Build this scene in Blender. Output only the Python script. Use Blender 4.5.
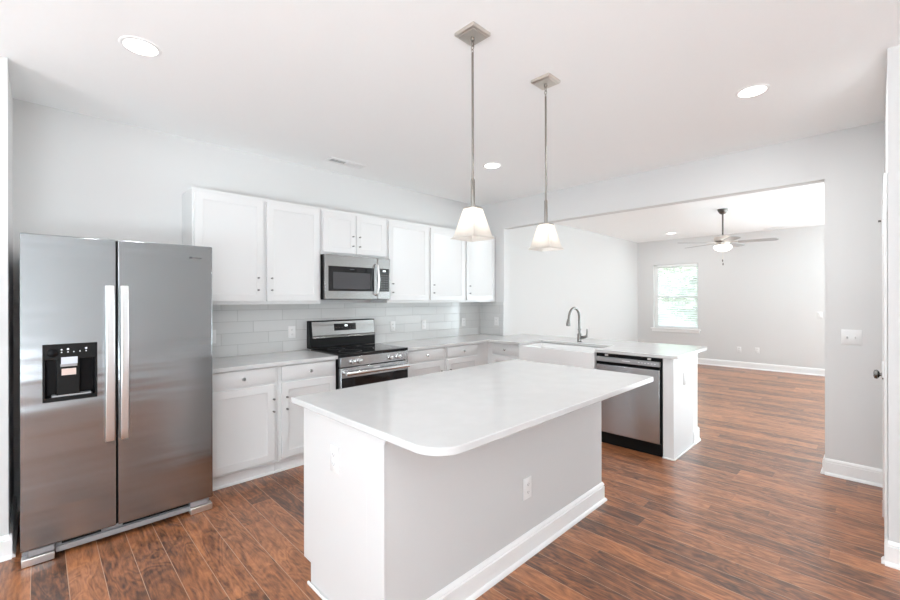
import bpy, bmesh, math, random
from mathutils import Vector, Matrix
random.seed(7)
for o in list(bpy.data.objects): bpy.data.objects.remove(o)
SC = bpy.context.scene
COL = SC.collection

# ------------------------------------------------------------------ camera
CAM_H, CAM_YAW, CAM_F = 1.4152, 45.4976, 419.24
cd = bpy.data.cameras.new('camera'); cam = bpy.data.objects.new('camera', cd); COL.objects.link(cam)
cd.sensor_width = 36.0; cd.lens = CAM_F / 900 * 36.0; cd.shift_y = -0.00128
cd.clip_start = 0.03; cd.clip_end = 200
cam.location = (-.018, -.018, CAM_H)
cam.rotation_euler = (Matrix.Rotation(math.radians(CAM_YAW - 90), 3, 'Z') @ Matrix.Rotation(math.radians(90), 3, 'X')
                      @ Matrix.Rotation(math.radians(-0.12), 3, 'Z')).to_euler()
SC.camera = cam

# ------------------------------------------------------------------ world, daylight, added fill lamps, exposure
W = bpy.data.worlds.new('sky'); SC.world = W; W.use_nodes = True
wn = W.node_tree.nodes; wl = W.node_tree.links
bg = wn['Background']
wtc = wn.new('ShaderNodeTexCoord'); wsep = wn.new('ShaderNodeSeparateXYZ'); wr = wn.new('ShaderNodeValToRGB')
wl.new(wtc.outputs['Generated'], wsep.inputs[0]); wl.new(wsep.outputs['Z'], wr.inputs[0]); wl.new(wr.outputs[0], bg.inputs[0])
wr.color_ramp.elements[0].position = 0.0; wr.color_ramp.elements[0].color = (.92, .95, 1, 1)
wr.color_ramp.elements[1].position = 0.8; wr.color_ramp.elements[1].color = (.62, .78, 1, 1)
bg.inputs[1].default_value = 2.8

def area(name, loc, rot, sx, sy, power, col=(1, 1, 1)):
    d = bpy.data.lights.new(name, 'AREA'); d.shape = 'RECTANGLE'; d.size = sx; d.size_y = sy; d.energy = power; d.color = col
    o = bpy.data.objects.new(name, d); COL.objects.link(o); o.location = loc; o.rotation_euler = [math.radians(a) for a in rot]
    return o
COOL_FILL = (.83, .93, 1); COOL_LIVING = (.79, .925, 1)
area('fill_uplight_south', (-1.45, -2.00, .45), (168, 0, 0), 1.5, 1.2, 122, COOL_FILL)           # added uplight inside the room to brighten the ceiling
area('fill_uplight_west', (-3.5, 0.4, .75), (0, -156, 0), 1.4, 3.4, 132, COOL_FILL)           # added fill lamp, aimed mostly up, leaning to +X
area('fill_uplight_living', (7.4, -2.00, .45), (172, 0, 0), 4.2, 1.6, 122, COOL_LIVING)          # added uplight for the living room ceiling, leaning to +Y
area('daylight_patio_window', (10.06, -1.2, 1.15), (0, 90, 0), 2.0, 2.0, 112, COOL_LIVING)           # faces -X
sd = bpy.data.lights.new('sun', 'SUN'); sd.energy = 6.0; sd.angle = .01; sun = bpy.data.objects.new('sun', sd); COL.objects.link(sun)
sun.rotation_euler = Vector((.5, -.25, -.85)).to_track_quat('-Z', 'Y').to_euler()
vs = SC.view_settings
vs.view_transform = 'Standard'; vs.look = 'None'; vs.exposure = 0.42; vs.gamma = 1.0; vs.use_curve_mapping = False
SC.cycles.diffuse_bounces = 8
SC.cycles.max_bounces = 14

# ------------------------------------------------------------------ materials
def mat(name, col, rough=.5, metal=0., spec=.5, emit=None, estr=0., aniso=0., coat=0., bump=None):
    m = bpy.data.materials.new(name); m.use_nodes = True
    n = m.node_tree.nodes; l = m.node_tree.links; b = n['Principled BSDF']
    b.inputs['Base Color'].default_value = (*col, 1); b.inputs['Roughness'].default_value = rough
    b.inputs['Metallic'].default_value = metal; b.inputs['Specular IOR Level'].default_value = spec
    b.inputs['Anisotropic'].default_value = aniso; b.inputs['Coat Weight'].default_value = coat
    if emit: b.inputs['Emission Color'].default_value = (*emit, 1); b.inputs['Emission Strength'].default_value = estr
    if bump:                                                     # (scale vector, strength, distance)
        tc = n.new('ShaderNodeTexCoord'); mp = n.new('ShaderNodeMapping'); ns = n.new('ShaderNodeTexNoise'); bp = n.new('ShaderNodeBump')
        mp.inputs['Scale'].default_value = bump[0]; ns.inputs['Scale'].default_value = 1; ns.inputs['Detail'].default_value = 3
        bp.inputs['Strength'].default_value = bump[1]; bp.inputs['Distance'].default_value = bump[2]
        l.new(tc.outputs['Object'], mp.inputs[0]); l.new(mp.outputs[0], ns.inputs[0]); l.new(ns.outputs['Fac'], bp.inputs['Height'])
        l.new(bp.outputs[0], b.inputs['Normal'])
    return m
M = {}
M['wall'] = mat('wall_paint', (.69, .688, .682), .7, spec=.25, bump=((60, 60, 60), .08, .002))
M['ceiling'] = mat('ceiling_paint', (.945, .955, .955), .85, spec=.15, bump=((80, 80, 80), .1, .002))
M['trim'] = mat('trim_paint', (.88, .88, .875), .35)
M['cab'] = mat('cabinet_paint', (.71, .71, .707), .32)
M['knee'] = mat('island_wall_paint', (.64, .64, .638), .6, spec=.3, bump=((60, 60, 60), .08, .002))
M['plastic_w'] = mat('white_plastic', (.79, .79, .785), .3)
M['slot'] = mat('dark_slot', (.12, .12, .12), .5)
M['steel'] = mat('brushed_steel', (.35, .36, .37), .20, 1., aniso=.75, bump=((.30, 1, 3.0), .42, .03))
M['steel_h'] = mat('brushed_steel_crosswise', (.58, .595, .61), .24, 1., aniso=.75)  # same steel, brighter reflection on the fronts put into the base colour
M['steel_m'] = mat('brushed_steel_darker', (.33, .325, .32), .24, 1., aniso=.7)  # same steel, dimmer reflection on console and microwave put into the base colour
M['steel_h'].node_tree.nodes['Principled BSDF'].inputs['Anisotropic Rotation'].default_value = .25
M['steel_l'] = mat('light_satin_steel', (.80, .80, .80), .30, 1.)
M['grey_plastic'] = mat('grey_painted_plastic', (.36, .36, .37), .4, .3)
M['black'] = mat('black_plastic', (.006, .006, .006), .4, spec=.2)
M['cavity'] = mat('black_satin_plastic', (.004, .004, .005), .3, spec=.15)
M['glass_k'] = mat('black_ceramic_glass', (.008, .008, .009), .06)
M['window_k'] = mat('oven_window_glass', (.07, .07, .075), .08)
M['nickel'] = mat('brushed_nickel', (.68, .635, .585), .30, 1.)
M['nickel_rod'] = mat('brushed_nickel_rod', (.30, .28, .255), .3, 1.)
M['nickel_d'] = mat('faucet_nickel', (.24, .235, .225), .25, 1.)
M['chrome'] = mat('chrome', (.78, .78, .78), .12, 1.)
M['knob_metal'] = mat('knob_satin_metal', (.30, .295, .285), .3, 1.)
M['dark_metal'] = mat('dark_satin_metal', (.16, .15, .14), .35, 1.)
M['porcelain'] = mat('sink_porcelain', (.86, .86, .855), .12, coat=.3)
M['display'] = mat('lit_display', (.02, .02, .02), .2, emit=(.9, .97, 1), estr=1.6)
M['led'] = mat('indicator_light', (.02, .02, .02), .2, emit=(.9, .95, 1), estr=1.0)
M['sticker'] = mat('sticker_silver', (.62, .66, .74), .35)
M['sticker2'] = mat('sticker_pale', (.72, .58, .52), .4)
M['logo'] = mat('logo_grey', (.10, .10, .105), .4)
M['logo_l'] = mat('logo_light', (.72, .72, .72), .3)
M['lens'] = mat('lamp_lens', (.9, .9, .9), .4, emit=(1, .99, .97), estr=4.)
def opal(name, estr):
    m = bpy.data.materials.new(name); m.use_nodes = True
    n = m.node_tree.nodes; l = m.node_tree.links; b = n['Principled BSDF']; t = n.new('ShaderNodeBsdfTranslucent'); x = n.new('ShaderNodeMixShader')
    b.inputs['Base Color'].default_value = (.60, .575, .545, 1); b.inputs['Roughness'].default_value = .25
    t.inputs[0].default_value = (.90, .85, .78, 1); x.inputs[0].default_value = .45
    l.new(b.outputs[0], x.inputs[1]); l.new(t.outputs[0], x.inputs[2]); l.new(x.outputs[0], n['Material Output'].inputs[0])
    return m
M['shade'] = opal('opal_glass_shade', 0)
M['bulb'] = mat('bulb_glow', (.9, .9, .9), .4, emit=(1, .92, .82), estr=5.)
M['bowl'] = mat('fan_bowl_glass', (.9, .88, .84), .25, emit=(1, .95, .88), estr=2.0)
M['blade'] = mat('fan_blade_grey', (.40, .395, .39), .45)
M['slat'] = mat('blind_slat', (.85, .86, .85), .45)
M['bark'] = mat('bark', (.12, .09, .06), .9)
M['grass'] = mat('lawn_green', (.30, .36, .24), .9)

def leafmat():
    m = bpy.data.materials.new('leaf_green'); m.use_nodes = True
    n = m.node_tree.nodes; l = m.node_tree.links; b = n['Principled BSDF']
    g = n.new('ShaderNodeObjectInfo'); tc = n.new('ShaderNodeTexCoord'); ns = n.new('ShaderNodeTexNoise'); ns.inputs['Scale'].default_value = 2.5
    r = n.new('ShaderNodeValToRGB'); l.new(tc.outputs['Object'], ns.inputs[0]); l.new(ns.outputs['Fac'], r.inputs[0]); l.new(r.outputs[0], b.inputs['Base Color'])
    r.color_ramp.elements[0].color = (.42, .48, .36, 1); r.color_ramp.elements[1].color = (.72, .76, .62, 1)
    b.inputs['Roughness'].default_value = .7
    return m
M['leaf'] = leafmat()

def glassmat():
    m = bpy.data.materials.new('window_glass'); m.use_nodes = True
    n = m.node_tree.nodes; l = m.node_tree.links; n.remove(n['Principled BSDF'])
    t = n.new('ShaderNodeBsdfTransparent'); g = n.new('ShaderNodeBsdfGlossy'); x = n.new('ShaderNodeMixShader')
    g.inputs['Roughness'].default_value = .02; x.inputs[0].default_value = .06; t.inputs[0].default_value = (.95, .98, .96, 1)
    l.new(t.outputs[0], x.inputs[1]); l.new(g.outputs[0], x.inputs[2]); l.new(x.outputs[0], n['Material Output'].inputs[0])
    return m
M['glass'] = glassmat()

def quartzmat():
    m = mat('white_quartz', (.64, .64, .635), .14); n = m.node_tree.nodes; l = m.node_tree.links; b = n['Principled BSDF']
    tc = n.new('ShaderNodeTexCoord'); ns = n.new('ShaderNodeTexNoise'); ns.inputs['Scale'].default_value = 9; ns.inputs['Detail'].default_value = 6
    r = n.new('ShaderNodeValToRGB'); r.color_ramp.elements[0].position = .35; r.color_ramp.elements[1].position = .7
    r.color_ramp.elements[0].color = (.61, .61, .605, 1); r.color_ramp.elements[1].color = (.64, .64, .635, 1)
    l.new(tc.outputs['Object'], ns.inputs[0]); l.new(ns.outputs['Fac'], r.inputs[0]); l.new(r.outputs[0], b.inputs['Base Color'])
    return m
M['quartz'] = quartzmat()

def mathn(n, l, op, a, b=None):
    x = n.new('ShaderNodeMath'); x.operation = op
    for i, v in enumerate((a, b)):
        if v is None: continue
        if isinstance(v, (int, float)): x.inputs[i].default_value = v
        else: l.new(v, x.inputs[i])
    return x.outputs[0]

def tilemat():                                                   # 4 x 16 inch glazed tile, each row shifted by a third
    m = mat('glazed_tile', (.6, .6, .6), .16); n = m.node_tree.nodes; l = m.node_tree.links; b = n['Principled BSDF']
    g = n.new('ShaderNodeNewGeometry'); s = n.new('ShaderNodeSeparateXYZ'); l.new(g.outputs['Position'], s.inputs[0])
    z = mathn(n, l, 'DIVIDE', mathn(n, l, 'SUBTRACT', s.outputs['Z'], .912), .1018)
    fz = mathn(n, l, 'FLOOR', z)
    h = mathn(n, l, 'SUBTRACT', mathn(n, l, 'SUBTRACT', s.outputs['X'], s.outputs['Y']), .093)
    h = mathn(n, l, 'ADD', h, mathn(n, l, 'MULTIPLY', fz, .134))
    h = mathn(n, l, 'DIVIDE', mathn(n, l, 'ADD', h, 20.0), .4)
    fh = mathn(n, l, 'FLOOR', h)
    du = mathn(n, l, 'ABSOLUTE', mathn(n, l, 'SUBTRACT', mathn(n, l, 'FRACT', h), .5))
    dv = mathn(n, l, 'ABSOLUTE', mathn(n, l, 'SUBTRACT', mathn(n, l, 'FRACT', z), .5))
    gu = mathn(n, l, 'MULTIPLY', mathn(n, l, 'SUBTRACT', .5, du), .4)          # metres to the joint
    gv = mathn(n, l, 'MULTIPLY', mathn(n, l, 'SUBTRACT', .5, dv), .1018)
    d = mathn(n, l, 'MINIMUM', gu, gv)
    mr = n.new('ShaderNodeMapRange'); mr.inputs['From Min'].default_value = .0014; mr.inputs['From Max'].default_value = .0032
    l.new(d, mr.inputs['Value'])
    cv = n.new('ShaderNodeCombineXYZ'); l.new(fh, cv.inputs[0]); l.new(fz, cv.inputs[1])
    wn_ = n.new('ShaderNodeTexWhiteNoise'); l.new(cv.outputs[0], wn_.inputs[0])
    tr = n.new('ShaderNodeValToRGB'); tr.color_ramp.elements[0].color = (.62, .62, .61, 1); tr.color_ramp.elements[1].color = (.67, .67, .66, 1)
    l.new(wn_.outputs['Value'], tr.inputs[0])
    mx = n.new('ShaderNodeMix'); mx.data_type = 'RGBA'; mx.inputs[6].default_value = (.47, .47, .46, 1)
    l.new(mr.outputs[0], mx.inputs[0]); l.new(tr.outputs[0], mx.inputs[7]); l.new(mx.outputs[2], b.inputs['Base Color'])
    bp = n.new('ShaderNodeBump'); bp.inputs['Strength'].default_value = .5; bp.inputs['Distance'].default_value = .003
    l.new(mr.outputs[0], bp.inputs['Height']); l.new(bp.outputs[0], b.inputs['Normal'])
    rr = n.new('ShaderNodeMapRange'); rr.inputs['To Min'].default_value = .7; rr.inputs['To Max'].default_value = .14
    l.new(mr.outputs[0], rr.inputs['Value']); l.new(rr.outputs[0], b.inputs['Roughness'])
    return m
M['tile'] = tilemat()

def floormat():                                                  # hand-scraped hickory planks laid along Y
    m = mat('hickory_planks', (.2, .1, .05), .3); n = m.node_tree.nodes; l = m.node_tree.links; b = n['Principled BSDF']
    g = n.new('ShaderNodeNewGeometry'); s = n.new('ShaderNodeSeparateXYZ'); l.new(g.outputs['Position'], s.inputs[0])
    px = mathn(n, l, 'DIVIDE', mathn(n, l, 'ADD', s.outputs['X'], 13.43 + .046), .1343)
    ix = mathn(n, l, 'FLOOR', px)
    w1 = n.new('ShaderNodeTexWhiteNoise'); w1.noise_dimensions = '1D'; l.new(ix, w1.inputs['W'])
    py = mathn(n, l, 'ADD', mathn(n, l, 'DIVIDE', mathn(n, l, 'ADD', s.outputs['Y'], 20.), 1.21), mathn(n, l, 'MULTIPLY', w1.outputs['Value'], 7.3))
    iy = mathn(n, l, 'FLOOR', py)
    c2 = n.new('ShaderNodeCombineXYZ'); l.new(ix, c2.inputs[0]); l.new(iy, c2.inputs[1])
    w2 = n.new('ShaderNodeTexWhiteNoise'); w2.noise_dimensions = '2D'; l.new(c2.outputs[0], w2.inputs['Vector'])
    # distance to plank edges in metres
    ex = mathn(n, l, 'MULTIPLY', mathn(n, l, 'SUBTRACT', .5, mathn(n, l, 'ABSOLUTE', mathn(n, l, 'SUBTRACT', mathn(n, l, 'FRACT', px), .5))), .1343)
    ey = mathn(n, l, 'MULTIPLY', mathn(n, l, 'SUBTRACT', .5, mathn(n, l, 'ABSOLUTE', mathn(n, l, 'SUBTRACT', mathn(n, l, 'FRACT', py), .5))), 1.21)
    # figure: contour lines of a stretched noise (cathedral grain), fine fibres, tone per plank
    gx = mathn(n, l, 'ADD', s.outputs['X'], mathn(n, l, 'MULTIPLY', w2.outputs['Value'], 37.)); gz = mathn(n, l, 'MULTIPLY', w2.outputs['Value'], 11.)
    def gcoord(ky):
        c = n.new('ShaderNodeCombineXYZ'); l.new(gx, c.inputs[0]); l.new(mathn(n, l, 'MULTIPLY', s.outputs['Y'], ky), c.inputs[1]); l.new(gz, c.inputs[2]); return c.outputs[0]
    def noise(co, sc, det, dist, ro=.55):
        t = n.new('ShaderNodeTexNoise'); t.inputs['Scale'].default_value = sc; t.inputs['Detail'].default_value = det; t.inputs['Distortion'].default_value = dist; t.inputs['Roughness'].default_value = ro
        l.new(co, t.inputs[0]); return t.outputs['Fac']
    low = noise(gcoord(.24), 7, 2, .8); n2 = noise(gcoord(.09), 80, 4, .5, .65); blot = noise(gcoord(.34), 17, 5, 1.5, .65)
    ring = mathn(n, l, 'SINE', mathn(n, l, 'ADD', mathn(n, l, 'MULTIPLY', low, 70.), mathn(n, l, 'MULTIPLY', s.outputs['X'], 45.)))
    v = mathn(n, l, 'ADD', mathn(n, l, 'MULTIPLY', low, .30), mathn(n, l, 'MULTIPLY', n2, .45))
    v = mathn(n, l, 'ADD', v, mathn(n, l, 'MULTIPLY', ring, .045))
    v = mathn(n, l, 'ADD', v, mathn(n, l, 'MULTIPLY', blot, .45))
    v = mathn(n, l, 'ADD', v, mathn(n, l, 'MULTIPLY', w2.outputs['Value'], .20))
    r = n.new('ShaderNodeValToRGB'); cr = r.color_ramp
    cr.elements[0].position = .42; cr.elements[0].color = (.036, .016, .009, 1)
    cr.elements[1].position = .90; cr.elements[1].color = (.52, .205, .080, 1)
    e = cr.elements.new(.57); e.color = (.115, .043, .018, 1)
    e = cr.elements.new(.70); e.color = (.27, .098, .037, 1)
    l.new(v, r.inputs[0])
    mr = n.new('ShaderNodeMapRange'); mr.inputs['From Min'].default_value = .0008; mr.inputs['From Max'].default_value = .0026
    l.new(mathn(n, l, 'MINIMUM', ex, ey), mr.inputs['Value'])
    mx = n.new('ShaderNodeMix'); mx.data_type = 'RGBA'; mx.inputs[6].default_value = (.50, .32, .21, 1)  # pale lengthwise seams: light caught by plank bevels, painted into the colour
    mrl = n.new('ShaderNodeMapRange'); mrl.inputs['From Min'].default_value = .0006; mrl.inputs['From Max'].default_value = .002
    l.new(ex, mrl.inputs['Value'])
    l.new(mrl.outputs[0], mx.inputs[0]); l.new(r.outputs[0], mx.inputs[7]); l.new(mx.outputs[2], b.inputs['Base Color'])
    bp = n.new('ShaderNodeBump'); bp.inputs['Strength'].default_value = .22; bp.inputs['Distance'].default_value = .0012
    hh = mathn(n, l, 'ADD', mr.outputs[0], mathn(n, l, 'MULTIPLY', blot, .4))
    l.new(hh, bp.inputs['Height']); l.new(bp.outputs[0], b.inputs['Normal'])
    rr = n.new('ShaderNodeMapRange'); rr.inputs['To Min'].default_value = .34; rr.inputs['To Max'].default_value = .44
    l.new(n2, rr.inputs['Value']); l.new(rr.outputs[0], b.inputs['Roughness'])
    b.inputs['Specular IOR Level'].default_value = .6; b.inputs['Coat Weight'].default_value = .4; b.inputs['Coat Roughness'].default_value = .24; b.inputs['Coat IOR'].default_value = 1.6
    return m
M['floor'] = floormat()

# ------------------------------------------------------------------ mesh helpers
class MB:
    def __init__(s): s.v = []; s.f = []
    def add(s, vs, fs):
        k = len(s.v); s.v += [tuple(p) for p in vs]; s.f += [tuple(i + k for i in f) for f in fs]; return s
    def box(s, x0, x1, y0, y1, z0, z1):
        x0, x1 = sorted((x0, x1)); y0, y1 = sorted((y0, y1)); z0, z1 = sorted((z0, z1))
        return s.add([(x0, y0, z0), (x1, y0, z0), (x1, y1, z0), (x0, y1, z0), (x0, y0, z1), (x1, y0, z1), (x1, y1, z1), (x0, y1, z1)],
                     [(0, 3, 2, 1), (4, 5, 6, 7), (0, 1, 5, 4), (1, 2, 6, 5), (2, 3, 7, 6), (3, 0, 4, 7)])
    def prism(s, pts, a0, a1, axis='z'):                         # pts: CCW outline seen from +axis
        n = len(pts)
        f = {'z': lambda p, a: (p[0], p[1], a), 'x': lambda p, a: (a, p[0], p[1]), 'y': lambda p, a: (p[1], a, p[0])}[axis]
        return s.add([f(p, a0) for p in pts] + [f(p, a1) for p in pts],
                     [tuple(range(n - 1, -1, -1)), tuple(range(n, 2 * n))] + [(i, (i + 1) % n, n + (i + 1) % n, n + i) for i in range(n)])
    def rings(s, rs, cap0=True, cap1=True):
        n = len(rs[0]); k = len(s.v)
        for r in rs: s.v += [tuple(p) for p in r]
        for j in range(len(rs) - 1):
            for i in range(n): s.f.append((k + j * n + i, k + j * n + (i + 1) % n, k + (j + 1) * n + (i + 1) % n, k + (j + 1) * n + i))
        if cap0: s.f.append(tuple(k + i for i in range(n - 1, -1, -1)))
        if cap1: s.f.append(tuple(k + (len(rs) - 1) * n + i for i in range(n)))
        return s
    def lathe(s, c, prof, n=24, axis='z', cap0=True, cap1=True):  # prof: (radius, along axis)
        rs = []
        for r, a in prof:
            ring = []
            for i in range(n):
                t = 2 * math.pi * i / n; p, q = r * math.cos(t), r * math.sin(t)
                ring.append({'z': (c[0] + p, c[1] + q, c[2] + a), 'x': (c[0] + a, c[1] + p, c[2] + q), 'y': (c[0] + q, c[1] + a, c[2] + p)}[axis])
            rs.append(ring)
        return s.rings(rs, cap0, cap1)
    def tube(s, path, r, n=12):
        P = [Vector(p) for p in path]; rs = []; up = None
        for i, p in enumerate(P):
            t = (P[min(i + 1, len(P) - 1)] - P[max(i - 1, 0)]).normalized()
            if up is None: up = Vector((0, 0, 1)) if abs(t.z) < .9 else Vector((1, 0, 0))
            a = t.cross(up).normalized(); up = a.cross(t).normalized()
            rr = r[i] if isinstance(r, (list, tuple)) else r
            rs.append([p + (a * math.cos(2 * math.pi * k / n) + up * math.sin(2 * math.pi * k / n)) * rr for k in range(n)])
        return s.rings(rs)
    def hole_slab(s, a0, a1, b0, b1, d0, d1, h, plane='xz'):      # slab with a rectangular hole h=(ha0,ha1,hb0,hb1), d = depth axis
        f = {'xz': lambda a, b, d: (a, d, b), 'yz': lambda a, b, d: (d, a, b), 'xy': lambda a, b, d: (a, b, d)}[plane]
        o = [(a0, b0), (a1, b0), (a1, b1), (a0, b1)]; i = [(h[0], h[2]), (h[1], h[2]), (h[1], h[3]), (h[0], h[3])]
        vs = [f(*p, d0) for p in o] + [f(*p, d0) for p in i] + [f(*p, d1) for p in o] + [f(*p, d1) for p in i]
        fs = []
        for k in range(4):
            j = (k + 1) % 4
            fs += [(k, j, 4 + j, 4 + k), (8 + k, 12 + k, 12 + j, 8 + j), (k, 8 + k, 8 + j, j), (4 + k, 4 + j, 12 + j, 12 + k)]
        return s.add(vs, fs)

def make(name, mb, m, parent=None, bev=0., smooth=35, seg=2, loc=None):
    me = bpy.data.meshes.new(name); me.from_pydata(mb.v, [], mb.f)
    bm = bmesh.new(); bm.from_mesh(me); bmesh.ops.recalc_face_normals(bm, faces=bm.faces); bm.to_mesh(me); bm.free()
    me.materials.append(M[m] if isinstance(m, str) else m)
    if smooth: me.shade_smooth(); me.set_sharp_from_angle(angle=math.radians(smooth))
    o = bpy.data.objects.new(name, me); COL.objects.link(o)
    if parent: o.parent = parent
    if loc: o.location = loc
    if bev:
        b = o.modifiers.new('bevel', 'BEVEL'); b.width = bev; b.segments = seg; b.limit_method = 'ANGLE'; b.angle_limit = math.radians(40); b.harden_normals = False
    return o
def thing(name, label, cat, loc=(0, 0, 0), rz=0., group=None):
    o = bpy.data.objects.new(name, None); COL.objects.link(o); o.empty_display_size = .1
    o.location = loc; o.rotation_euler = (0, 0, math.radians(rz)); o['label'] = label; o['category'] = cat
    if group: o['group'] = group
    return o
def tag(o, label, cat, group=None, kind=None):
    o['label'] = label; o['category'] = cat
    if group: o['group'] = group
    if kind: o['kind'] = kind
    return o
def struct(name, mb, m, bev=0., parent=None, label=None, cat=None):
    o = make(name, mb, m, parent, bev)
    if parent is None:
        o['kind'] = 'structure'
        if label: o['label'] = label; o['category'] = cat or name.split('_')[0]
    return o
def dup(root, loc, rz=None, label=None):
    r = root.copy(); COL.objects.link(r); r.location = loc
    if rz is not None: r.rotation_euler = (0, 0, math.radians(rz))
    if label: r['label'] = label
    for ch in list(root.children):
        c = ch.copy(); COL.objects.link(c); c.parent = r
        for g in list(ch.children):
            d = g.copy(); COL.objects.link(d); d.parent = c
    return r

# ------------------------------------------------------------------ the setting
H = 2.74; XR, XR2 = 4.50, 4.617; YB = 3.961; XF = 10.15
struct('floor', MB().box(-4.42, XF + .15, -3.1, 4.08, -.06, 0), 'floor', label='hand-scraped brown hickory plank floor', cat='floor')
struct('ceiling', MB().box(-4.42, XF + .15, -3.1, 4.08, H, H + .08), 'ceiling', label='smooth white painted ceiling', cat='ceiling')
struct('wall_back', MB().box(-.135, XF, YB, YB + .12, 0, H), 'wall', label='pale grey wall behind the cabinets running on into the living room', cat='wall')
struct('wall_left', MB().box(-4.30, -.135, 3.32, YB + .12, 0, H), 'wall', label='white wall to the left of the refrigerator', cat='wall')
struct('wall_west', MB().hole_slab(-2.82, YB + .12, 0, H, -4.42, -4.30, (-.3, 1.1, 1.0, 2.0), 'yz'), 'wall')
struct('wall_south', MB().hole_slab(-4.30, 3.20, 0, H, -2.82, -2.70, (-2.2, -1.2, 1.0, 2.0), 'xz'), 'wall')
op = MB()                                                        # the wall with the wide opening: header and two piers
op.prism([(-.0599, 0), (.275, 0), (.275, 2.372), (3.533, 2.372), (3.533, 0), (YB, 0), (YB, H), (-.0599, H)], XR, XR2, 'x')
struct('wall_right', op, 'wall', label='pale wall with the wide cased opening to the living room', cat='wall')
struct('wall_near', MB().box(3.20, XR2, -3.0, -.060, 0, H), 'wall', label='white wall end at the right edge beside the door', cat='wall')
struct('wall_far', MB().hole_slab(.10, YB + .12, 0, H, XF, XF + .15, (2.683, 3.605, .745, 2.18), 'yz').hole_slab(-3.1, .10, 0, H, XF, XF + .15, (-2.3, -.05, .03, 2.25), 'yz'), 'wall', label='living room far wall with the window in it', cat='wall')
struct('wall_living', MB().hole_slab(XR2, XF, 0, H, -3.1, -3.0, (7.0, 8.8, .8, 2.2), 'xz'), 'wall')
struct('wall_peninsula', MB().box(XR, XR2 + .063, 1.238, 3.532, 0, .883), 'trim', label='short white knee wall behind the peninsula cabinets', cat='wall')

def base_run(name, segs, hgt=.13, label=None):                   # segs: (p0, p1, outward normal) ; profiled board + shoe
    mb = MB()
    for (x0, y0), (x1, y1), (nx, ny) in segs:
        prof = [(0, 0), (.026, 0), (.026, .008), (.020, .018), (.014, .022), (.014, hgt - .030), (.009, hgt - .026), (.013, hgt - .020), (.011, hgt - .012), (.006, hgt - .003), (.003, hgt), (0, hgt)]
        a = [(x0 + nx * d, y0 + ny * d, z) for d, z in prof]; b = [(x1 + nx * d, y1 + ny * d, z) for d, z in prof]
        mb.rings([a, b])
    return struct(name, mb, 'trim', label=label, cat='baseboard')
e = .001
base_run('baseboard_right', [((XR - e, -.059), (XR - e, .275), (-1, 0)), ((XR - .014, .275 + e), (XR2 + .014, .275 + e), (0, 1))], label='white baseboard on the pier right of the opening')
base_run('baseboard_far', [((XF - e, -.03), (XF - e, YB), (-1, 0))], label='white baseboard along the living room far wall')
base_run('baseboard_living', [((XR2 + .01, YB - e), (XF, YB - e), (0, -1))])
base_run('baseboard_left', [((-4.30, 3.32 - e), (-.135 + .013, 3.32 - e), (0, -1)), ((-.135 + e, 3.306), (-.135 + e, 3.96), (1, 0))], label='white baseboard left of the refrigerator')
base_run('baseboard_near', [((3.20 - e, -2.7), (3.20 - e, -.060 + .013), (-1, 0)), ((3.186, -.060 + e), (3.238, -.060 + e), (0, 1))], label='white baseboard at the right edge of the photo')
base_run('baseboard_peninsula', [((XR + .018, 1.238 - e), (XR2 + .077, 1.238 - e), (0, -1)), ((XR2 + .063 + e, 1.224), (XR2 + .063 + e, 3.53), (1, 0))], label='white baseboard round the end of the peninsula knee wall')

# living room window with sill, sashes, glass and blinds
WY0, WY1, WZ0, WZ1 = 2.683, 3.605, .745, 2.18
w = struct('window_1', MB().hole_slab(WY0, WY1, WZ0, WZ1, XF + .075, XF + .12, (WY0 + .045, WY1 - .085, WZ0 + .05, WZ1 - .045), 'yz'), 'trim', .003,
           label='white double-hung window in the living room far wall', cat='window')
make('meeting_rail', MB().box(XF + .07, XF + .118, WY0 + .045, WY1 - .085, 1.452, 1.497), 'trim', w, .003)
make('glass_pane', MB().box(XF + .098, XF + .102, WY0 + .045, WY1 - .085, WZ0 + .05, 1.452), 'glass', w)
make('glass_pane', MB().box(XF + .098, XF + .102, WY0 + .045, WY1 - .085, 1.497, WZ1 - .045), 'glass', w)
struct('trim_1', MB().box(XF - .045, XF + .07, WY0 - .05, WY1 + .05, WZ0 - .026, WZ0 - .001).box(XF - .016, XF - .001, WY0 - .03, WY1 + .03, WZ0 - .085, WZ0 - .026), 'trim', .003,
       label='white window sill and apron under the living room window', cat='sill')
b = thing('window_blind', 'white horizontal slatted blind hanging in the living room window', 'blind', (XF + .035, WY0, WZ0))
WW = WY1 - WY0 - .075
make('head_rail', MB().box(-.026, .026, .008, WW - .008, WZ1 - WZ0 - .05, WZ1 - WZ0 - .004), 'slat', b, .003)
sl = MB(); nS = 28
for k in range(nS):
    z = .055 + k * (WZ1 - WZ0 - .125) / (nS - 1); t = .015
    sl.add([(-.024, .012, z - t), (-.024, WW - .012, z - t), (.024, WW - .012, z + t), (.024, .012, z + t),
            (-.024, .012, z - t + .003), (-.024, WW - .012, z - t + .003), (.024, WW - .012, z + t + .003), (.024, .012, z + t + .003)],
           [(0, 1, 2, 3), (4, 7, 6, 5), (0, 4, 5, 1), (1, 5, 6, 2), (2, 6, 7, 3), (3, 7, 4, 0)])
make('slats', sl, 'slat', b)
make('bottom_rail', MB().box(-.025, .025, .012, WW - .012, .006, .028), 'slat', b, .003)
for y in (.15, WW - .15): make('lift_cord', MB().tube([(-.027, y, .03), (-.027, y, WZ1 - WZ0 - .05)], .0012, 6), 'slat', b)
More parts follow.
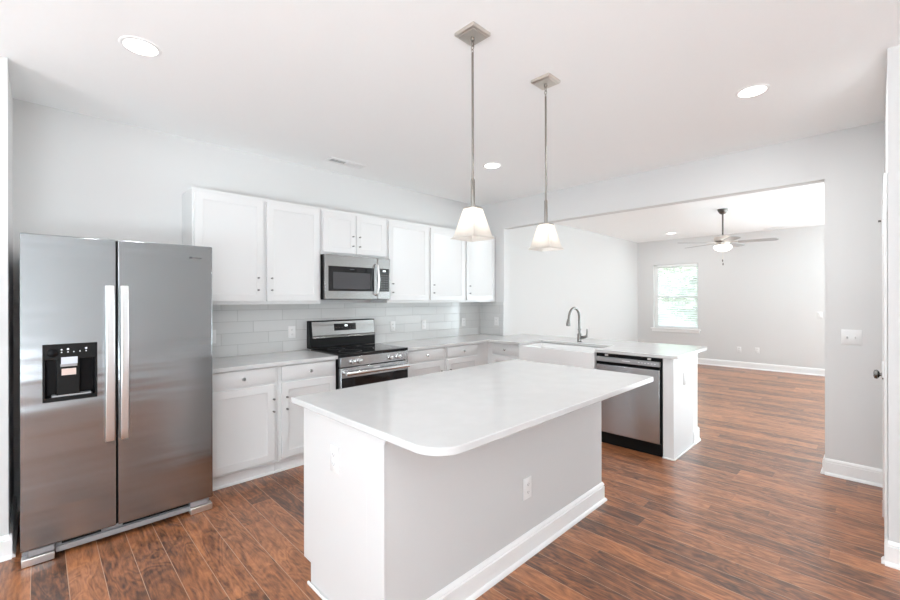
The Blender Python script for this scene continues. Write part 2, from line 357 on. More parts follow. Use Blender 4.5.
# windows on the sides the photo does not show: daylight comes in through them
def plain_window(name, plane, a0, a1, b0, b1, d, nd):
    f = struct(name, MB().hole_slab(a0, a1, b0, b1, d - .02, d + .02, (a0 + .06, a1 - .06, b0 + .06, b1 - .06), plane), 'trim', .003)
    m = (a0 + a1) / 2
    bx = MB(); bx.box(m - .03, m + .03, d - .02, d + .02, b0 + .06, b1 - .06) if plane == 'xz' else bx.box(d - .02, d + .02, m - .03, m + .03, b0 + .06, b1 - .06)
    make('mullion', bx, 'trim', f, .003)
    for p, q in ((a0 + .06, m - .03), (m + .03, a1 - .06)):
        g = MB(); g.box(p, q, d - .003, d + .003, b0 + .06, b1 - .06) if plane == 'xz' else g.box(d - .003, d + .003, p, q, b0 + .06, b1 - .06)
        make('glass_pane', g, 'glass', f)
plain_window('window_2', 'yz', -.3, 1.1, 1.0, 2.0, -4.36, 1)
plain_window('window_3', 'xz', -2.2, -1.2, 1.0, 2.0, -2.76, 1)
plain_window('window_5', 'yz', -2.3, -.05, .03, 2.25, XF + .08, 1)
plain_window('window_4', 'xz', 7.0, 8.8, .8, 2.2, -3.05, 1)

# outside: lawn and trees behind the blinds
tag(make('lawn', MB().box(10.35, 60, -25, 40, -.5, -.4), 'grass'), 'green lawn outside the living room window', 'lawn', kind='structure')
def tree(x, y, h, r, label):
    t = thing('leafy_tree', label, 'tree', (x, y, -.4), 0, 'trees outside the window')
    make('trunk', MB().tube([(0, 0, 0), (.05, .1, h * .3), (0, .05, h * .6)], [.16, .12, .05], 10), 'bark', t)
    lf = MB()
    for k in range(2600):
        u = Vector((random.gauss(0, 1), random.gauss(0, 1), random.gauss(0, 1))).normalized() * (random.random() ** .4)
        c = Vector((u.x * r, u.y * r, h * .62 + u.z * h * .40)); a = Vector((random.gauss(0, 1), random.gauss(0, 1), random.gauss(0, 1))).normalized()
        q = a.orthogonal().normalized(); s_ = random.uniform(.09, .2)
        lf.add([c - a * s_, c + q * s_ * .6, c + a * s_, c - q * s_ * .6], [(0, 1, 2, 3)])
    make('foliage', lf, 'leaf', t, smooth=0)
tree(17.5, 4.4, 3.9, 1.7, 'nearer leafy tree low in the view through the blinds')
tree(22, 8.6, 7.5, 2.6, 'taller leafy tree on the left in the view through the blinds')
tree(24, 3.8, 6.0, 2.5, 'leafy tree on the right in the view through the blinds')

# tiled backsplash on the back wall and its return
bs = MB().box(.83, XR - .010, YB - .009, YB - .001, .9145, 1.372)
bs.box(XR - .009, XR - .001, 3.536, YB - .001, .9145, 1.372)
struct('wall_backsplash', bs, 'tile', label='pale grey glazed tile backsplash between counters and wall cabinets', cat='backsplash')

# ------------------------------------------------------------------ cabinets
def shaker(mb, x0, x1, z0, z1, y, th=.019, fr=.057, rec=.007, slope=.012):
    o = [(x0, z0), (x1, z0), (x1, z1), (x0, z1)]; ins = lambda d: [(x0 + d, z0 + d), (x1 - d, z0 + d), (x1 - d, z1 - d), (x0 + d, z1 - d)]
    R = lambda pts, yy: [(p[0], yy, p[1]) for p in pts]
    return mb.rings([R(o, y + th), R(o, y + .0025), R(ins(.0025), y), R(ins(fr), y), R(ins(fr + .003), y + .003), R(ins(fr + slope), y + rec)])
def slabfront(mb, x0, x1, z0, z1, y, th=.019):
    ins = lambda d: [(x0 + d, z0 + d), (x1 - d, z0 + d), (x1 - d, z1 - d), (x0 + d, z1 - d)]; R = lambda pts, yy: [(p[0], yy, p[1]) for p in pts]
    return mb.rings([R(ins(0), y + th), R(ins(0), y + .006), R(ins(.006), y + .002), R(ins(.010), y + .002), R(ins(.013), y)])
def pull(parent, x, z0, z1):                                     # a pair of small knobs, one above the other
    for z in (z0, z1):
        make('knob', MB().lathe((x, -.024, z), [(.004, 0), (.0075, .001), (.0085, .005), (.006, .010), (.005, .018), (.0065, .0235)], 14, 'y'), 'knob_metal', parent)
def knob(parent, x, z):
    k = make('knob', MB().lathe((x, -.028, z), [(.004, 0), (.011, .001), (.0145, .005), (.0135, .010), (.006, .014), (.005, .022), (.008, .0275)], 20, 'y'), 'chrome', parent)
DY = .020
def cabinet(name, label, group, loc, rz, Wd, z0, z1, D, toe=0., doors=(), drawers=(), cat='cabinet', side_toe=True):
    # doors: (x0,x1,z0,z1,handle x,hz0,hz1) ; drawers: (x0,x1,z0,z1)
    t = thing(name, label, cat, loc, rz, group)
    if toe:
        mb = MB().prism([(DY, z0 + toe), (DY + .0, z1), (D, z1), (D, z0), (DY + .075, z0), (DY + .075, z0 + toe)], 0, Wd, 'x')
    else:
        mb = MB().box(0, Wd, DY, D, z0, z1)
    make('cabinet_body', mb, 'cab', t, .0015)
    if toe: make('toe_kick_board', MB().rings([[(x, y, z) for y, z in ((DY + .073, z0), (DY + .050, z0), (DY + .050, z0 + .012), (DY + .061, z0 + .02), (DY + .061, z0 + toe - .012), (DY + .073, z0 + toe - .012))] for x in (0, Wd)]), 'trim', t)
    for x0, x1, a, c, hx, h0, h1 in doors:
        d = make('door', shaker(MB(), x0, x1, a, c, 0), 'cab', t); pull(d, hx, h0, h1)
    for x0, x1, a, c in drawers:
        d = make('drawer', slabfront(MB(), x0, x1, a, c, 0), 'cab', t); knob(d, (x0 + x1) / 2, (a + c) / 2 - .004)
    return t
YU = 3.636; UD = YB - YU - .001
G1 = 'white wall cabinets on the back wall'
cabinet('wall_cabinet', 'wide white two-door wall cabinet between the refrigerator and the microwave', G1, (.824, YU, 0), 0, 1.059, 1.372, 2.277, UD,
        doors=[(.012, .530, 1.398, 2.250, .482, 1.493, 1.595), (.556, 1.040, 1.398, 2.250, .594, 1.493, 1.595)])
cabinet('wall_cabinet', 'short white two-door wall cabinet directly above the microwave', G1, (1.885, YU, 0), 0, .760, 1.842, 2.277, UD,
        doors=[(.016, .368, 1.862, 2.250, .334, 1.94, 2.035), (.376, .742, 1.862, 2.250, .410, 1.94, 2.035)])
for x0, x1, hx, lab in ((2.647, 3.246, 2.708, 'tall white single-door wall cabinet just right of the microwave'),
                        (3.248, 3.862, 3.305, 'middle of the three single-door white wall cabinets right of the microwave'),
                        (3.864, 4.446, 3.927, 'white single-door wall cabinet in the corner by the tiled return')):
    cabinet('wall_cabinet', lab, G1, (x0, YU, 0), 0, x1 - x0, 1.372, 2.277, UD, doors=[(.014, x1 - x0 - .018, 1.398, 2.250, hx - x0, 1.486, 1.579)])
struct('trim_2', MB().box(4.447, XR - .001, YU + .045, YB - .001, 1.372, 2.277), 'cab', label='white filler strip between the corner wall cabinet and the side wall', cat='trim')
YC = 3.345; BD = YB - YC - .001
G2 = 'white base cabinets'
def basecab(lab, loc, rz, Wd, D, doors=True, x0=.02, x1=None, hx=None, dz0=.757):
    x1 = x1 or Wd - .02
    return cabinet('base_cabinet', lab, G2, loc, rz, Wd, 0, .883, D, .105,
                   doors=[(x0, x1, .128, .737, hx, .524, .621)] if doors else [], drawers=[(x0, x1, dz0, .873)])
basecab('white base cabinet with one drawer and one door beside the refrigerator', (.832, YC, 0), 0, .522, BD, x0=.018, x1=.496, hx=1.316 - .832)
basecab('white base cabinet with one drawer and one door left of the stove', (1.356, YC, 0), 0, .520, BD, x0=.028, x1=.508, hx=1.425 - 1.356)
basecab('white base cabinet with one drawer right of the stove', (2.662, YC, 0), 0, .556, BD, x0=.018, x1=.528, hx=.488)
basecab('white base cabinet with one drawer in the corner behind the island', (3.220, YC, 0), 0, .745, BD, x0=.030, x1=.533, hx=.07)
XP = 3.938                                                        # peninsula fronts face -X
PD = XR - XP - .002
basecab('white base cabinet with one drawer between the corner and the farmhouse sink', (XP, 3.364, 0), -90, .510, PD, x0=.086, x1=.494, hx=.454)
cabinet('sink_cabinet', 'white two-door base cabinet under the farmhouse sink', G2, (XP, 2.852, 0), -90, .907, 0, .700, PD, .105,
        doors=[(.02, .455, .128, .68, .43, .524, .621), (.463, .889, .128, .68, .488, .524, .621)])
pe = thing('peninsula_end_panel', 'white panel closing the end of the peninsula beside the dishwasher', 'panel', (XP - .004, 1.224, 0))
make('panel', MB().box(0, XR - XP + .004, 0, .088, 0, .883), 'cab', pe, .002)
make('shoe_moulding', MB().box(-.012, XR - XP + .016, -.013, -.0005, 0, .014).box(-.012, -.0005, -.0005, .092, 0, .014), 'trim', pe, .004)

# counters
def arc(cx, cy, r, a0, a1, n=10): return [(cx + r * math.cos(math.radians(a0 + (a1 - a0) * i / n)), cy + r * math.sin(math.radians(a0 + (a1 - a0) * i / n))) for i in range(n + 1)]
tag(make('countertop', MB().box(.834, 1.876, 3.320, YB - .011, .884, .914), 'quartz', None, .003),
    'short white quartz countertop between refrigerator and stove', 'countertop')
ol = [(2.650, YB - .011), (2.650, 3.320), (3.914, 3.320), (3.914, 2.848), (4.350, 2.848), (4.350, 1.938), (3.914, 1.938)]
ol += arc(3.914 + .06, 1.195 + .06, .06, 180, 270) + arc(4.93 - .08, 1.195 + .08, .08, 270, 360)
ol += [(4.93, 3.530), (XR - .011, 3.530), (XR - .011, YB - .011)]
tag(make('countertop', MB().prism(ol, .884, .914), 'quartz', None, .003), 'long white quartz countertop turning the corner onto the sink peninsula', 'countertop')

# ------------------------------------------------------------------ farmhouse sink and faucet
s = thing('farmhouse_sink', 'white apron-front farmhouse sink set into the peninsula', 'sink', (3.897, 2.845, .7185), -90)
SWd, SD, SH = .904, .448, .163
sk = MB()
o4 = lambda a, y0, c, z: [(a, y0, z), (SWd - a, y0, z), (SWd - a, c, z), (a, c, z)]
sk.rings([o4(0, 0, SD, 0), o4(0, 0, SD, SH), o4(.026, .026, SD - .026, SH), o4(.034, .034, SD - .034, .03)])
make('basin', sk, 'porcelain', s, .004, seg=3)
make('drain', MB().lathe((SWd / 2, SD / 2, .030), [(.045, 0), (.045, .003), (.02, .004)], 20), 'chrome', s)
f = thing('faucet', 'brushed nickel gooseneck pull-down faucet behind the farmhouse sink', 'faucet', (4.45, 2.392, .914))
make('base', MB().lathe((0, 0, 0), [(.031, 0), (.031, .006), (.026, .010), (.025, .085), (.019, .10)], 20), 'nickel_d', f)
path = [(0, 0, .09), (0, 0, .20), (0, 0, .275)]
for i in range(1, 13):
    a = math.pi * i / 12; path.append((-.118 + .118 * math.cos(a), 0, .275 + .118 * math.sin(a)))
path += [(-.238, 0, .262)]
make('gooseneck', MB().tube(path, .0145, 14), 'nickel_d', f)
make('collar', MB().lathe((0, 0, .135), [(.017, 0), (.020, .004), (.020, .012), (.017, .016)], 16), 'nickel_d', f)
make('spray_head', MB().tube([(-.238, 0, .275), (-.242, 0, .255), (-.250, 0, .215), (-.253, 0, .195)], [.016, .020, .025, .022], 16), 'nickel_d', f)
lv = make('lever', MB().tube([(0, -.015, .050), (0, -.05, .055), (0, -.085, .068)], [.022, .020, .013], 14), 'nickel_d', f)
make('lever_handle', MB().tube([(0, -.085, .060), (0, -.092, .10), (0, -.096, .155)], [.012, .010, .008], 12), 'nickel_d', lv)

# ------------------------------------------------------------------ dishwasher
d = thing('dishwasher', 'stainless dishwasher under the peninsula counter', 'dishwasher', (3.920, 1.942, 0), -90)
DWd = .622
make('tub_body', MB().box(.004, DWd - .004, .035, .560, .105, .878), 'black', d)
make('toe_panel', MB().box(.006, DWd - .006, .020, .045, .002, .108), 'black', d, .002)
make('door_panel', MB().box(.014, DWd - .016, 0, .034, .116, .772), 'steel_h', d, .004)
make('pocket_handle', MB().box(.014, DWd - .016, .010, .034, .774, .800), 'cavity', d)
cp = make('control_panel', MB().box(.014, DWd - .016, .0, .034, .802, .846), 'grey_plastic', d, .004)
make('logo', MB().box(.27, .345, -.001, .0, .822, .829), 'logo_l', cp)
for k in range(6): make('button', MB().box(.42 + k * .028, .435 + k * .028, -.001, 0, .822, .828), 'logo_l', cp)
make('top_strip', MB().box(.010, DWd - .010, .016, .034, .848, .876), 'black', d, .002)
for x in (.10, .50): make('mounting_bracket', MB().box(x, x + .03, .008, .0159, .856, .8755), 'steel_l', d, .001)

# ------------------------------------------------------------------ island
il = thing('kitchen_island', 'white kitchen island base with a painted knee wall and baseboard', 'island', (0, 0, 0))
IX0, IX1, IY0, IY1 = .946, 2.798, 1.335, 2.03
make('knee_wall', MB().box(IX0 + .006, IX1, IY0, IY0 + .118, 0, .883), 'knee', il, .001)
make('end_post', MB().box(IX0 - .001, IX0 + .0055, IY0 - .002, IY0 + .120, 0, .883), 'cab', il, .001)
pp = [(IY0 + .122, 0), (IY1 - .075, 0), (IY1 - .075, .106), (IY1, .106), (IY1, .883), (IY0 + .122, .883)]
make('end_panel', MB().prism(pp, IX0 + .001, IX0 + .019, 'x'), 'cab', il, .0015)
make('end_panel', MB().prism(pp, IX1 - .019, IX1, 'x'), 'cab', il, .0015)
make('cabinet_body', MB().prism([(IY0 + .122, 0), (IY1 - .075, 0), (IY1 - .075, .106), (IY1 - .02, .106), (IY1 - .02, .883), (IY0 + .122, .883)], IX0 + .020, IX1 - .020, 'x'), 'cab', il)
for k in range(4):                                               # cupboards on the stove side
    x0 = IX0 + .03 + k * .446; x1 = x0 + .44
    mb = MB(); shaker(mb, -x1, -x0, .128, .873, 0); dd = make('door', mb, 'cab', il); dd.rotation_euler = (0, 0, math.pi); dd.location = (0, IY1, 0)
def ring_trim(name, prof, m, par):                                # along the near face, then returned on the right end
    mb = MB(); mb.rings([[(IX0 + .0, IY0 - .001 - a, z) for a, z in prof], [(IX1 + .001 + a, IY0 - .001 - a, z) for a, z in prof], [(IX1 + .001 + a, IY0 + .10, z) for a, z in prof]])
    return make(name, mb, m, par)
ring_trim('baseboard', [(0, 0), (.027, 0), (.027, .008), (.021, .018), (.014, .022), (.014, .100), (.008, .104), (.013, .110), (.011, .118), (.006, .127), (.003, .130), (0, .130)], 'trim', il)
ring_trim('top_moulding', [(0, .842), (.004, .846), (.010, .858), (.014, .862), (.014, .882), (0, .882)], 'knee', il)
make('shoe_moulding', MB().box(IX0 - .014, IX0 - .002, IY0 - .02, IY1 - .062, 0, .016), 'trim', il, .005)
ic = [(.906, 2.085)] + arc(.906 + .12, .98 + .12, .12, 180, 270, 14) + arc(2.806 - .03, .98 + .03, .03, 270, 360, 6) + [(2.806, 2.085)]
tag(make('island_countertop', MB().prism(ic, .884, .914), 'quartz', None, .004, seg=3), 'large white quartz island countertop with rounded near corner', 'countertop')

# ------------------------------------------------------------------ refrigerator
fr = thing('refrigerator', 'stainless side-by-side refrigerator with black dispenser', 'refrigerator', (-.086, 3.122, 0))
FH = 1.768
make('cabinet_body', MB().box(.004, .904, .070, .826, .022, 1.745), 'grey_plastic', fr, .004)
dl = make('door', MB().hole_slab(0, .3945, .085, FH, 0, .062, (.090, .305, .866, 1.164), 'xz'), 'steel', fr, .007, seg=3)
dr = make('door', MB().box(.4035, .908, 0, .062, .085, FH), 'steel', fr, .007, seg=3)
make('door_gasket', MB().box(.01, .898, .062, .070, .09, FH - .02), 'black', fr)
make('door_gap_strip', MB().box(.3955, .4025, .012, .0615, .09, FH - .006), 'black', fr)
def bow(x0, x1):
    rs = []
    for i in range(25):
        t = i / 24; z = .592 + .905 * t; y = -.030 - .020 * math.sin(math.pi * t)
        if i in (0, 24): y = -.026
        rs.append([(x0, y, z), (x1, y, z), (x1, y + .016, z), (x0, y + .016, z)])
    return MB().rings(rs)
for dd, x0, x1 in ((dl, .345, .386), (dr, .414, .452)):
    hd = make('handle', bow(x0, x1), 'steel_l', dd, .004)
    for z in (.605, 1.455): make('handle_mount', MB().box(x0 + .006, x1 - .006, -.024, .001, z, z + .03), 'steel_l', hd, .003)
dp = make('dispenser', MB().hole_slab(.084, .311, .858, 1.172, -.003, .004, (.094, .301, .880, 1.086), 'xz'), 'black', dl, .003)
cav = MB().add([(.092, .002, .878), (.303, .002, .878), (.303, .002, 1.088), (.092, .002, 1.088), (.10, .057, .885), (.295, .057, .885), (.295, .057, 1.080), (.10, .057, 1.080)],
               [(4, 5, 6, 7), (0, 4, 7, 3), (1, 2, 6, 5), (0, 1, 5, 4), (3, 7, 6, 2)])
make('recess', cav, 'cavity', dp)
make('paddle_housing', MB().box(.140, .236, .006, .05, .884, 1.112), 'black', dp, .004)
make('drip_tray', MB().box(.12, .285, .004, .05, .881, .890), 'grey_plastic', dp, .002)
make('chute', MB().box(.155, .225, .002, .05, 1.045, 1.060), 'grey_plastic', dp, .002)
make('sticker', MB().box(.158, .226, -.0045, -.0035, 1.060, 1.098).box(.158, .226, -.0035, .0, 1.060, 1.086), 'sticker', dp)
make('sticker', MB().box(.160, .220, .0035, .0055, .998, 1.034), 'sticker2', dp)
make('round_knob', MB().lathe((.124, -.010, 1.125), [(.020, 0), (.023, .002), (.023, .007)], 24, 'y'), 'cavity', dp)
for x, z, r in ((.160, 1.140, .004), (.186, 1.142, .0055), (.262, 1.142, .0055), (.160, 1.126, .003), (.186, 1.126, .003), (.210, 1.126, .003), (.236, 1.127, .003), (.262, 1.127, .003)):
    make('indicator', MB().lathe((x, -.0045, z), [(r, 0), (r, .0014)], 10, 'y'), 'led', dp)
make('logo', MB().box(.772, .790, -.0012, -.0002, 1.682, 1.693).box(.796, .812, -.0012, -.0002, 1.685, 1.690).box(.815, .842, -.0012, -.0002, 1.684, 1.690), 'logo', dr)
make('toe_grille', MB().box(.135, .80, .030, .050, .022, .052).box(.135, .80, .048, .066, .052, .080), 'grey_plastic', fr, .002)
make('grille_slot', MB().box(.16, .33, .0475, .0479, .056, .074).box(.43, .79, .0475, .0479, .056, .078), 'black', fr)
for x0 in (.0, .775):
    ft = make('foot_cover', MB().box(x0 + .002, x0 + .131, .004, .056, .002, .044), 'steel_l', fr, .004)
    make('hinge_cover', MB().box(x0 + (.028 if x0 < .1 else .002), x0 + (.131 if x0 < .1 else .105), .010, .05, .048, .080), 'grey_plastic', ft, .003)

# ------------------------------------------------------------------ range
r = thing('electric_range', 'freestanding stainless electric range with black glass cooktop', 'stove', (1.882, 3.300, 0))
RW = .762
make('body', MB().box(.001, RW - .001, .035, .640, .02, .898), 'black', r, .003)
make('cooktop', MB().box(0, RW, -.006, .560, .899, .926), 'glass_k', r, .006, seg=3)
for x, y, q in ((.20, .16, .105), (.56, .16, .09), (.20, .42, .08), (.56, .42, .105)):
    make('burner_ring', MB().lathe((x, y, .9262), [(q - .002, 0), (q, .0003), (q + .002, 0)], 40, cap0=False, cap1=False), 'grey_plastic', r)
make('backguard', MB().prism([(.574, .926), (.574, 1.038), (.590, 1.198), (.645, 1.198), (.645, .926)], .0, RW, 'x'), 'black', r, .004)
# steel console face, leaning back
cf = make('console', MB().rings([[(x, y, z) for y, z in ((.5665, 1.048), (.5825, 1.188), (.5895, 1.188), (.5735, 1.048))] for x in (.022, RW - .010)]), 'steel_m', r, .002)
make('console_lip', MB().rings([[(x, y, z) for y, z in ((.552, 1.026), (.565, 1.046), (.573, 1.046), (.573, 1.026))] for x in (.022, RW - .010)]), 'steel_m', r, .002)
yy = lambda z: .5665 + (z - 1.048) * .016 / .140
dsp = make('display', MB().rings([[(x, y, z) for y, z in ((yy(1.092) - .002, 1.092), (yy(1.162) - .002, 1.162), (yy(1.162) + .003, 1.162), (yy(1.092) + .003, 1.092))] for x in (.262, .518)]), 'glass_k', r, .001)
make('clock_digits', MB().box(.385, .415, yy(1.14) - .0034, yy(1.14) - .0015, 1.132, 1.149), 'display', dsp)
for k in range(7):
    if k in (3,): continue
    make('button', MB().box(.282 + k * .032, .296 + k * .032, yy(1.12) - .0030, yy(1.12) - .0012, 1.118, 1.1225), 'logo', dsp)
make('control_panel', MB().box(.004, RW - .004, -.002, .034, .808, .896), 'steel_h', r, .003)
for x in (.118, .192, .540, .634):
    k = make('knob', MB().lathe((x, -.034, .850), [(.012, 0), (.0185, .002), (.0205, .010), (.0205, .024), (.024, .028), (.024, .0315)], 24, 'y'), 'chrome', r)
    make('pointer', MB().box(x - .003, x + .003, -.040, -.033, .832, .868), 'chrome', k, .001)
od = make('oven_door', MB().box(.004, RW - .004, -.010, .034, .205, .800), 'steel_h', r, .004)
make('window', MB().box(.010, RW - .010, -.0125, -.0095, .225, .712), 'glass_k', od, .001)
make('logo', MB().box(.345, .415, -.0112, -.0102, .772, .781), 'logo_l', od)
hd = make('handle', MB().tube([(.03, -.058, .755), (RW - .03, -.058, .755)], .0165, 16), 'chrome', od)
for x in (.045, RW - .045): make('handle_mount', MB().tube([(x, -.058, .755), (x, -.009, .755)], .010, 12), 'chrome', hd)
make('drawer', MB().box(.004, RW - .004, -.006, .034, .060, .198), 'steel_h', r, .004)
for x in (.05, RW - .05):
    for y in (.07, .60): make('foot', MB().lathe((x, y, .0), [(.018, 0), (.018, .02)], 12), 'black', r)

# ------------------------------------------------------------------ microwave
m = thing('microwave', 'stainless over-the-range microwave above the stove', 'microwave', (1.889, 3.588, 1.412))
MW, MH = .752, .426
make('casing', MB().box(0, MW, .030, .370, 0, MH), 'black', m, .002)
make('vent_underside', MB().box(.03, MW - .03, .05, .34, -.004, -.0005), 'grey_plastic', m)
md = make('door', MB().box(.0005, .590, 0, .029, .002, MH - .002), 'steel_m', m, .004)
make('door_window', MB().box(.038, .548, -.0025, .0005, .080, .318), 'glass_k', md, .001)
make('viewing_glass', MB().box(.085, .500, -.0034, -.0024, .102, .262), 'window_k', md)
make('logo', MB().box(.265, .315, -.0034, -.0024, .290, .297), 'logo', md)
hp = [(.568, 0, .045), (.568, -.030, .055), (.570, -.046, .12), (.571, -.052, .20), (.570, -.046, .28), (.568, -.030, .345), (.568, 0, .355)]
make('handle', MB().tube(hp, .013, 14), 'steel_l', md)
pn = make('control_panel', MB().box(.593, MW, 0, .029, .002, MH - .002), 'steel_m', m, .004)
kp = make('keypad', MB().box(.604, .735, -.0025, .0005, .080, .318), 'glass_k', pn, .001)
make('clock_digits', MB().box(.655, .690, -.0036, -.0024, .285, .300), 'display', kp)
for i in range(7):
    for j in range(3): make('key', MB().box(.628 + j * .034, .650 + j * .034, -.0032, -.0024, .100 + i * .024, .107 + i * .024), 'logo', kp)

# ------------------------------------------------------------------ pendants
def link(c, rot, r=.008, t=.0016, el=1.5):
    P = []
    for i in range(17):
        a = 2 * math.pi * i / 16; p = (r * math.cos(a), r * el * math.sin(a))
        P.append((c[0] + (p[0] if not rot else 0), c[1] + (p[0] if rot else 0), c[2] + p[1]))
    return P
def pendant(x, y, label):
    p = thing('pendant_lamp', label, 'pendant lamp', (x, y, H), 0, 'pendant lamps over the island')
    cn = make('canopy', MB().rings([[(sx * a, sy * a, z) for sx, sy in ((-1, -1), (1, -1), (1, 1), (-1, 1))] for a, z in ((.064, -.0005), (.064, -.016), (.060, -.020), (.052, -.020), (.050, -.024))]), 'nickel', p, .0015)
    make('hanging_loop', MB().lathe((0, 0, -.046), [(.004, 0), (.009, .004), (.011, .012), (.009, .0215)], 16).tube(link((0, 0, -.056), 0), .0018, 8), 'nickel_rod', cn)
    make('chain', MB().tube(link((0, 0, -.074), 1), .0016, 8).tube(link((0, 0, -.092), 0, .006), .0016, 8), 'nickel_rod', p)
    make('rod', MB().tube([(0, 0, -.100), (0, 0, -.74)], .0058, 12), 'nickel_rod', p)
    make('socket', MB().lathe((0, 0, -.872), [(.011, 0), (.0105, .03), (.0105, .135), (.0075, .145)], 16).rings([[(sx * .034, sy * .034, z) for sx, sy in ((-1, -1), (1, -1), (1, 1), (-1, 1))] for z in (-.876, -.871)]), 'nickel_rod', p)
    q = lambda a, z: [(sx * a, sy * a, z) for sx, sy in ((-1, -1), (1, -1), (1, 1), (-1, 1))]
    prof = [(.034, -.877), (.068, -1.012), (.073, -1.020), (.080, -1.027)]
    make('lamp_shade', MB().rings([q(a, z) for a, z in prof], False, False), 'shade', p)
    make('bulb', MB().lathe((0, 0, -.995), [(.004, 0), (.020, .010), (.027, .028), (.022, .055), (.013, .075), (.013, .11)], 20), 'bulb', p)
pendant(1.527, 1.390, 'nearer brushed nickel pendant lamp with a square white glass shade')
pendant(2.180, 1.387, 'farther brushed nickel pendant lamp with a square white glass shade')

# ------------------------------------------------------------------ ceiling fixtures
def downlight(x, y, label, power):
    power *= .3
    t = thing('recessed_light', label, 'ceiling light', (x, y, H), 0, 'recessed ceiling lights')
    make('trim_ring', MB().lathe((0, 0, -.006), [(.074, .0015), (.078, 0), (.090, .003), (.092, .0055)], 40, cap0=False, cap1=False), 'trim', t)
    make('lens', MB().lathe((0, 0, -.0045), [(.078, 0), (.078, .004)], 40), 'lens', t)
    ld = bpy.data.lights.new('lamp_light', 'AREA'); ld.shape = 'DISK'; ld.size = .15; ld.energy = power; ld.color = (.95, .98, 1)
    lo = bpy.data.objects.new('lamp_light', ld); COL.objects.link(lo); lo.parent = t; lo.location = (0, 0, -.012)
downlight(.368, 2.684, 'recessed ceiling light above the refrigerator corner', 16)
downlight(3.242, .537, 'recessed ceiling light at the right above the opening pier', 44)
downlight(3.206, 2.660, 'recessed ceiling light seen between the two pendant lamps', 16)
downlight(9.162, 2.900, 'recessed ceiling light in the living room left of the fan', 16)
vt = thing('ceiling_vent', 'white ceiling register above the wall cabinets', 'vent', (2.12, 3.60, H))
make('frame', MB().hole_slab(-.195, .195, -.07, .07, -.008, -.0005, (-.165, .165, -.043, .043), 'xy'), 'trim', vt, .002)
lv = MB()
for k in range(9):
    y = -.040 + k * .010
    lv.rings([[(x, y, -.006), (x, y + .007, -.0015), (x, y + .008, -.0025), (x, y + .001, -.007)] for x in (.0, .165)])
for k in range(3):
    y = -.026 + k * .026
    lv.rings([[(x, y, -.0060), (x, y + .002, -.0060), (x, y + .002, -.0020), (x, y, -.0020)] for x in (-.165, .0)])
make('louvres', lv, 'trim', vt)
make('damper', MB().box(-.165, -.005, -.043, .043, -.0014, -.0007), 'slot', vt)
v2 = dup(vt, (9.87, 1.35, H), 90, 'small white ceiling register in the living room right of the fan')
v2.scale = (.8, .8, 1)

# ceiling fan
fn = thing('ceiling_fan', 'five-blade ceiling fan with lit glass bowl in the living room', 'ceiling fan', (7.25, 1.585, H))
make('canopy', MB().lathe((0, 0, -.075), [(.018, 0), (.040, .012), (.062, .045), (.068, .0745)], 28), 'dark_metal', fn)
make('downrod', MB().lathe((0, 0, -.40), [(.011, 0), (.011, .34)], 14), 'dark_metal', fn)
make('motor_housing', MB().lathe((0, 0, -.490), [(.07, 0), (.110, .010), (.120, .04), (.110, .075), (.05, .092), (.018, .11)], 32), 'nickel', fn)
for k in range(5):
    th = math.radians(62 + 72 * k); c_, s_ = math.cos(th), math.sin(th)
    R = lambda x, y, z: (x * c_ - y * s_, x * s_ + y * c_, z)
    outl = [(.19, -.050), (.58, -.066), (.635, -.055), (.655, -.02), (.655, .02), (.635, .055), (.58, .066), (.19, .050)]
    bl = make('blade', MB().rings([[R(x, y, -.502 - y * .16) for x, y in outl], [R(x, y, -.495 - y * .16) for x, y in outl]]), 'blade', fn)
    irn = [(.06, -.018), (.25, -.03), (.25, .03), (.06, .018)]
    make('blade_iron', MB().rings([[R(x, y, -.494 - y * .16) for x, y in irn], [R(x, y, -.489 - y * .16) for x, y in irn]]), 'nickel', bl)
make('light_fitter', MB().lathe((0, 0, -.540), [(.06, 0), (.085, .01), (.085, .045), (.05, .052)], 28), 'nickel', fn)
make('glass_bowl', MB().lathe((0, 0, -.630), [(.012, 0), (.06, .008), (.105, .035), (.118, .065), (.110, .088)], 32), 'bowl', fn)
for dx, L in ((-.01, .12), (.015, .17)):
    pc = make('pull_chain', MB().tube([(dx, 0, -.628), (dx, 0, -.628 - L)], .0022, 6), 'nickel', fn)
    make('chain_fob', MB().lathe((dx, 0, -.628 - L - .035), [(.003, 0), (.009, .010), (.008, .025), (.003, .036)], 12), 'dark_metal', pc)

# ------------------------------------------------------------------ outlets and switches
def outlet_proto(label, loc, rz, plate='plastic_w'):
    t = thing('electrical_outlet', label, 'outlet', loc, rz, 'electrical outlets')   # local front is -Y
    make('cover_plate', MB().rings([[(sx * a, y, sz * c) for sx, sz in ((-1, -1), (1, -1), (1, 1), (-1, 1))] for a, c, y in ((.036, .058, -.0005), (.036, .058, -.004), (.033, .055, -.006))]), plate, t)
    for z in (-.021, .021):
        rc = make('receptacle', MB().prism([(p[1] + z, p[0]) for p in [(-.017, -.009), (.017, -.009), (.017, .009), (.010, .0145), (-.010, .0145)]][::-1], -.0075, -.0055, 'y'), 'plastic_w', t)
        make('slots', MB().box(-.0075, -.0055, -.0079, -.0072, z - .003, z + .006).box(.0055, .0075, -.0079, -.0072, z - .003, z + .006).box(-.002, .002, -.0079, -.0072, z - .008, z - .004), 'slot', rc)
    return t
yb = YB - .0092
op_ = outlet_proto('outlet on the tile backsplash just left of the stove', (1.733, yb, 1.097), 0)
dup(op_, (1.034, yb, 1.097), 0, 'outlet on the tile backsplash partly hidden by the refrigerator')
dup(op_, (2.941, yb, 1.097), 0, 'outlet on the tile backsplash just right of the stove')
dup(op_, (3.420, yb, 1.097), 0, 'outlet on the tile backsplash midway between the stove and the corner')
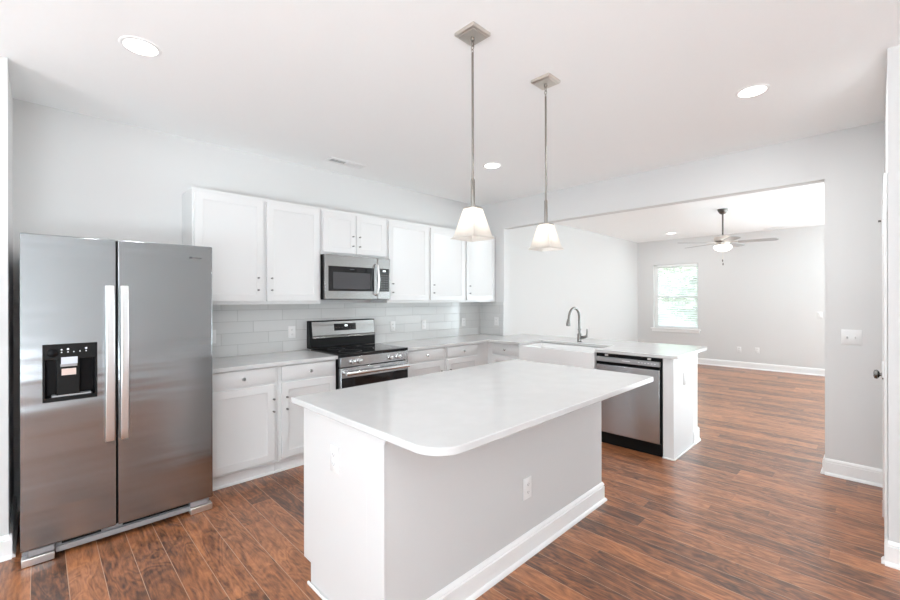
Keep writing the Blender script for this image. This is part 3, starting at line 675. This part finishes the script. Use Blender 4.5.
dup(op_, (4.144, yb, 1.097), 0, 'outlet on the tile backsplash nearest the corner')
dup(op_, (XR - .0092, 3.655, 1.105), -90, 'outlet on the short tiled return beside the corner')
dup(op_, (1.905, IY0, .372), 0, 'outlet on the painted knee wall of the island below the overhang')
dup(op_, (IX0 + .001, 1.715, .686), -90, 'outlet on the white left end panel of the island')
dup(op_, (4.24, 1.224, .676), 0, 'outlet on the end panel of the peninsula by the dishwasher')
dup(op_, (XF - .0005, 1.944, .372), -90, 'left outlet low on the living room far wall')
dup(op_, (XF - .0005, 1.641, .378), -90, 'right outlet low on the living room far wall')
def switch(label, loc, rz, n):
    t = thing('light_switch', label, 'switch', loc, rz, 'light switches'); hw = .036 + .023 * (n - 1)
    make('cover_plate', MB().rings([[(sx * a, y, sz * c) for sx, sz in ((-1, -1), (1, -1), (1, 1), (-1, 1))] for a, c, y in ((hw, .058, -.0005), (hw, .058, -.004), (hw - .003, .055, -.006))]), 'plastic_w', t)
    for k in range(n):
        x = (k - (n - 1) / 2) * .046
        make('toggle', MB().rings([[(x - .005, -.006, -.012), (x + .005, -.006, -.012), (x + .005, -.006, .012), (x - .005, -.006, .012)], [(x - .004, -.016, .004), (x + .004, -.016, .004), (x + .004, -.015, .011), (x - .004, -.015, .011)]]), 'plastic_w', t)
switch('double light switch on the pier right of the opening', (XR - .0005, .120, 1.11), -90, 2)
switch('light switch on the living room far wall near the pier', (XF - .0005, .705, 1.108), -90, 1)

# ------------------------------------------------------------------ the door beside the right wall end, seen nearly edge-on
yd = -.060
struct('trim_3', MB().box(3.24, 3.305, yd + .001, yd + .014, 0, 2.09).box(4.14, 4.205, yd + .001, yd + .014, 0, 2.09).box(3.305, 4.14, yd + .001, yd + .014, 2.035, 2.09), 'trim', .003,
       label='white door casing seen edge-on at the right edge', cat='trim')
dn = struct('door_1', MB().box(3.31, 4.135, yd + .001, yd + .011, .008, 2.03), 'trim', .002, label='white door seen edge-on at the right edge', cat='door')
kb = make('door_handle', MB().lathe((4.06, yd + .011, .895), [(.032, 0), (.032, .005), (.011, .010), (.011, .016), (.024, .020), (.032, .030), (.029, .042), (.014, .048)], 24, 'y'), 'nickel_d', dn)
for z in (1.80, 1.02, .25):
    hg = make('hinge', MB().lathe((3.312, yd + .017, z - .045), [(.006, 0), (.006, .09)], 12).box(3.306, 3.325, yd + .009, yd + .014, z - .045, z + .045), 'steel_l', dn)
st = make('door_stop', MB().tube([(3.312, yd + .018, 1.843), (3.33, yd + .030, 1.843)], .003, 8).lathe((3.33, yd + .030, 1.838), [(.006, 0), (.006, .010)], 10), 'dark_metal', dn)
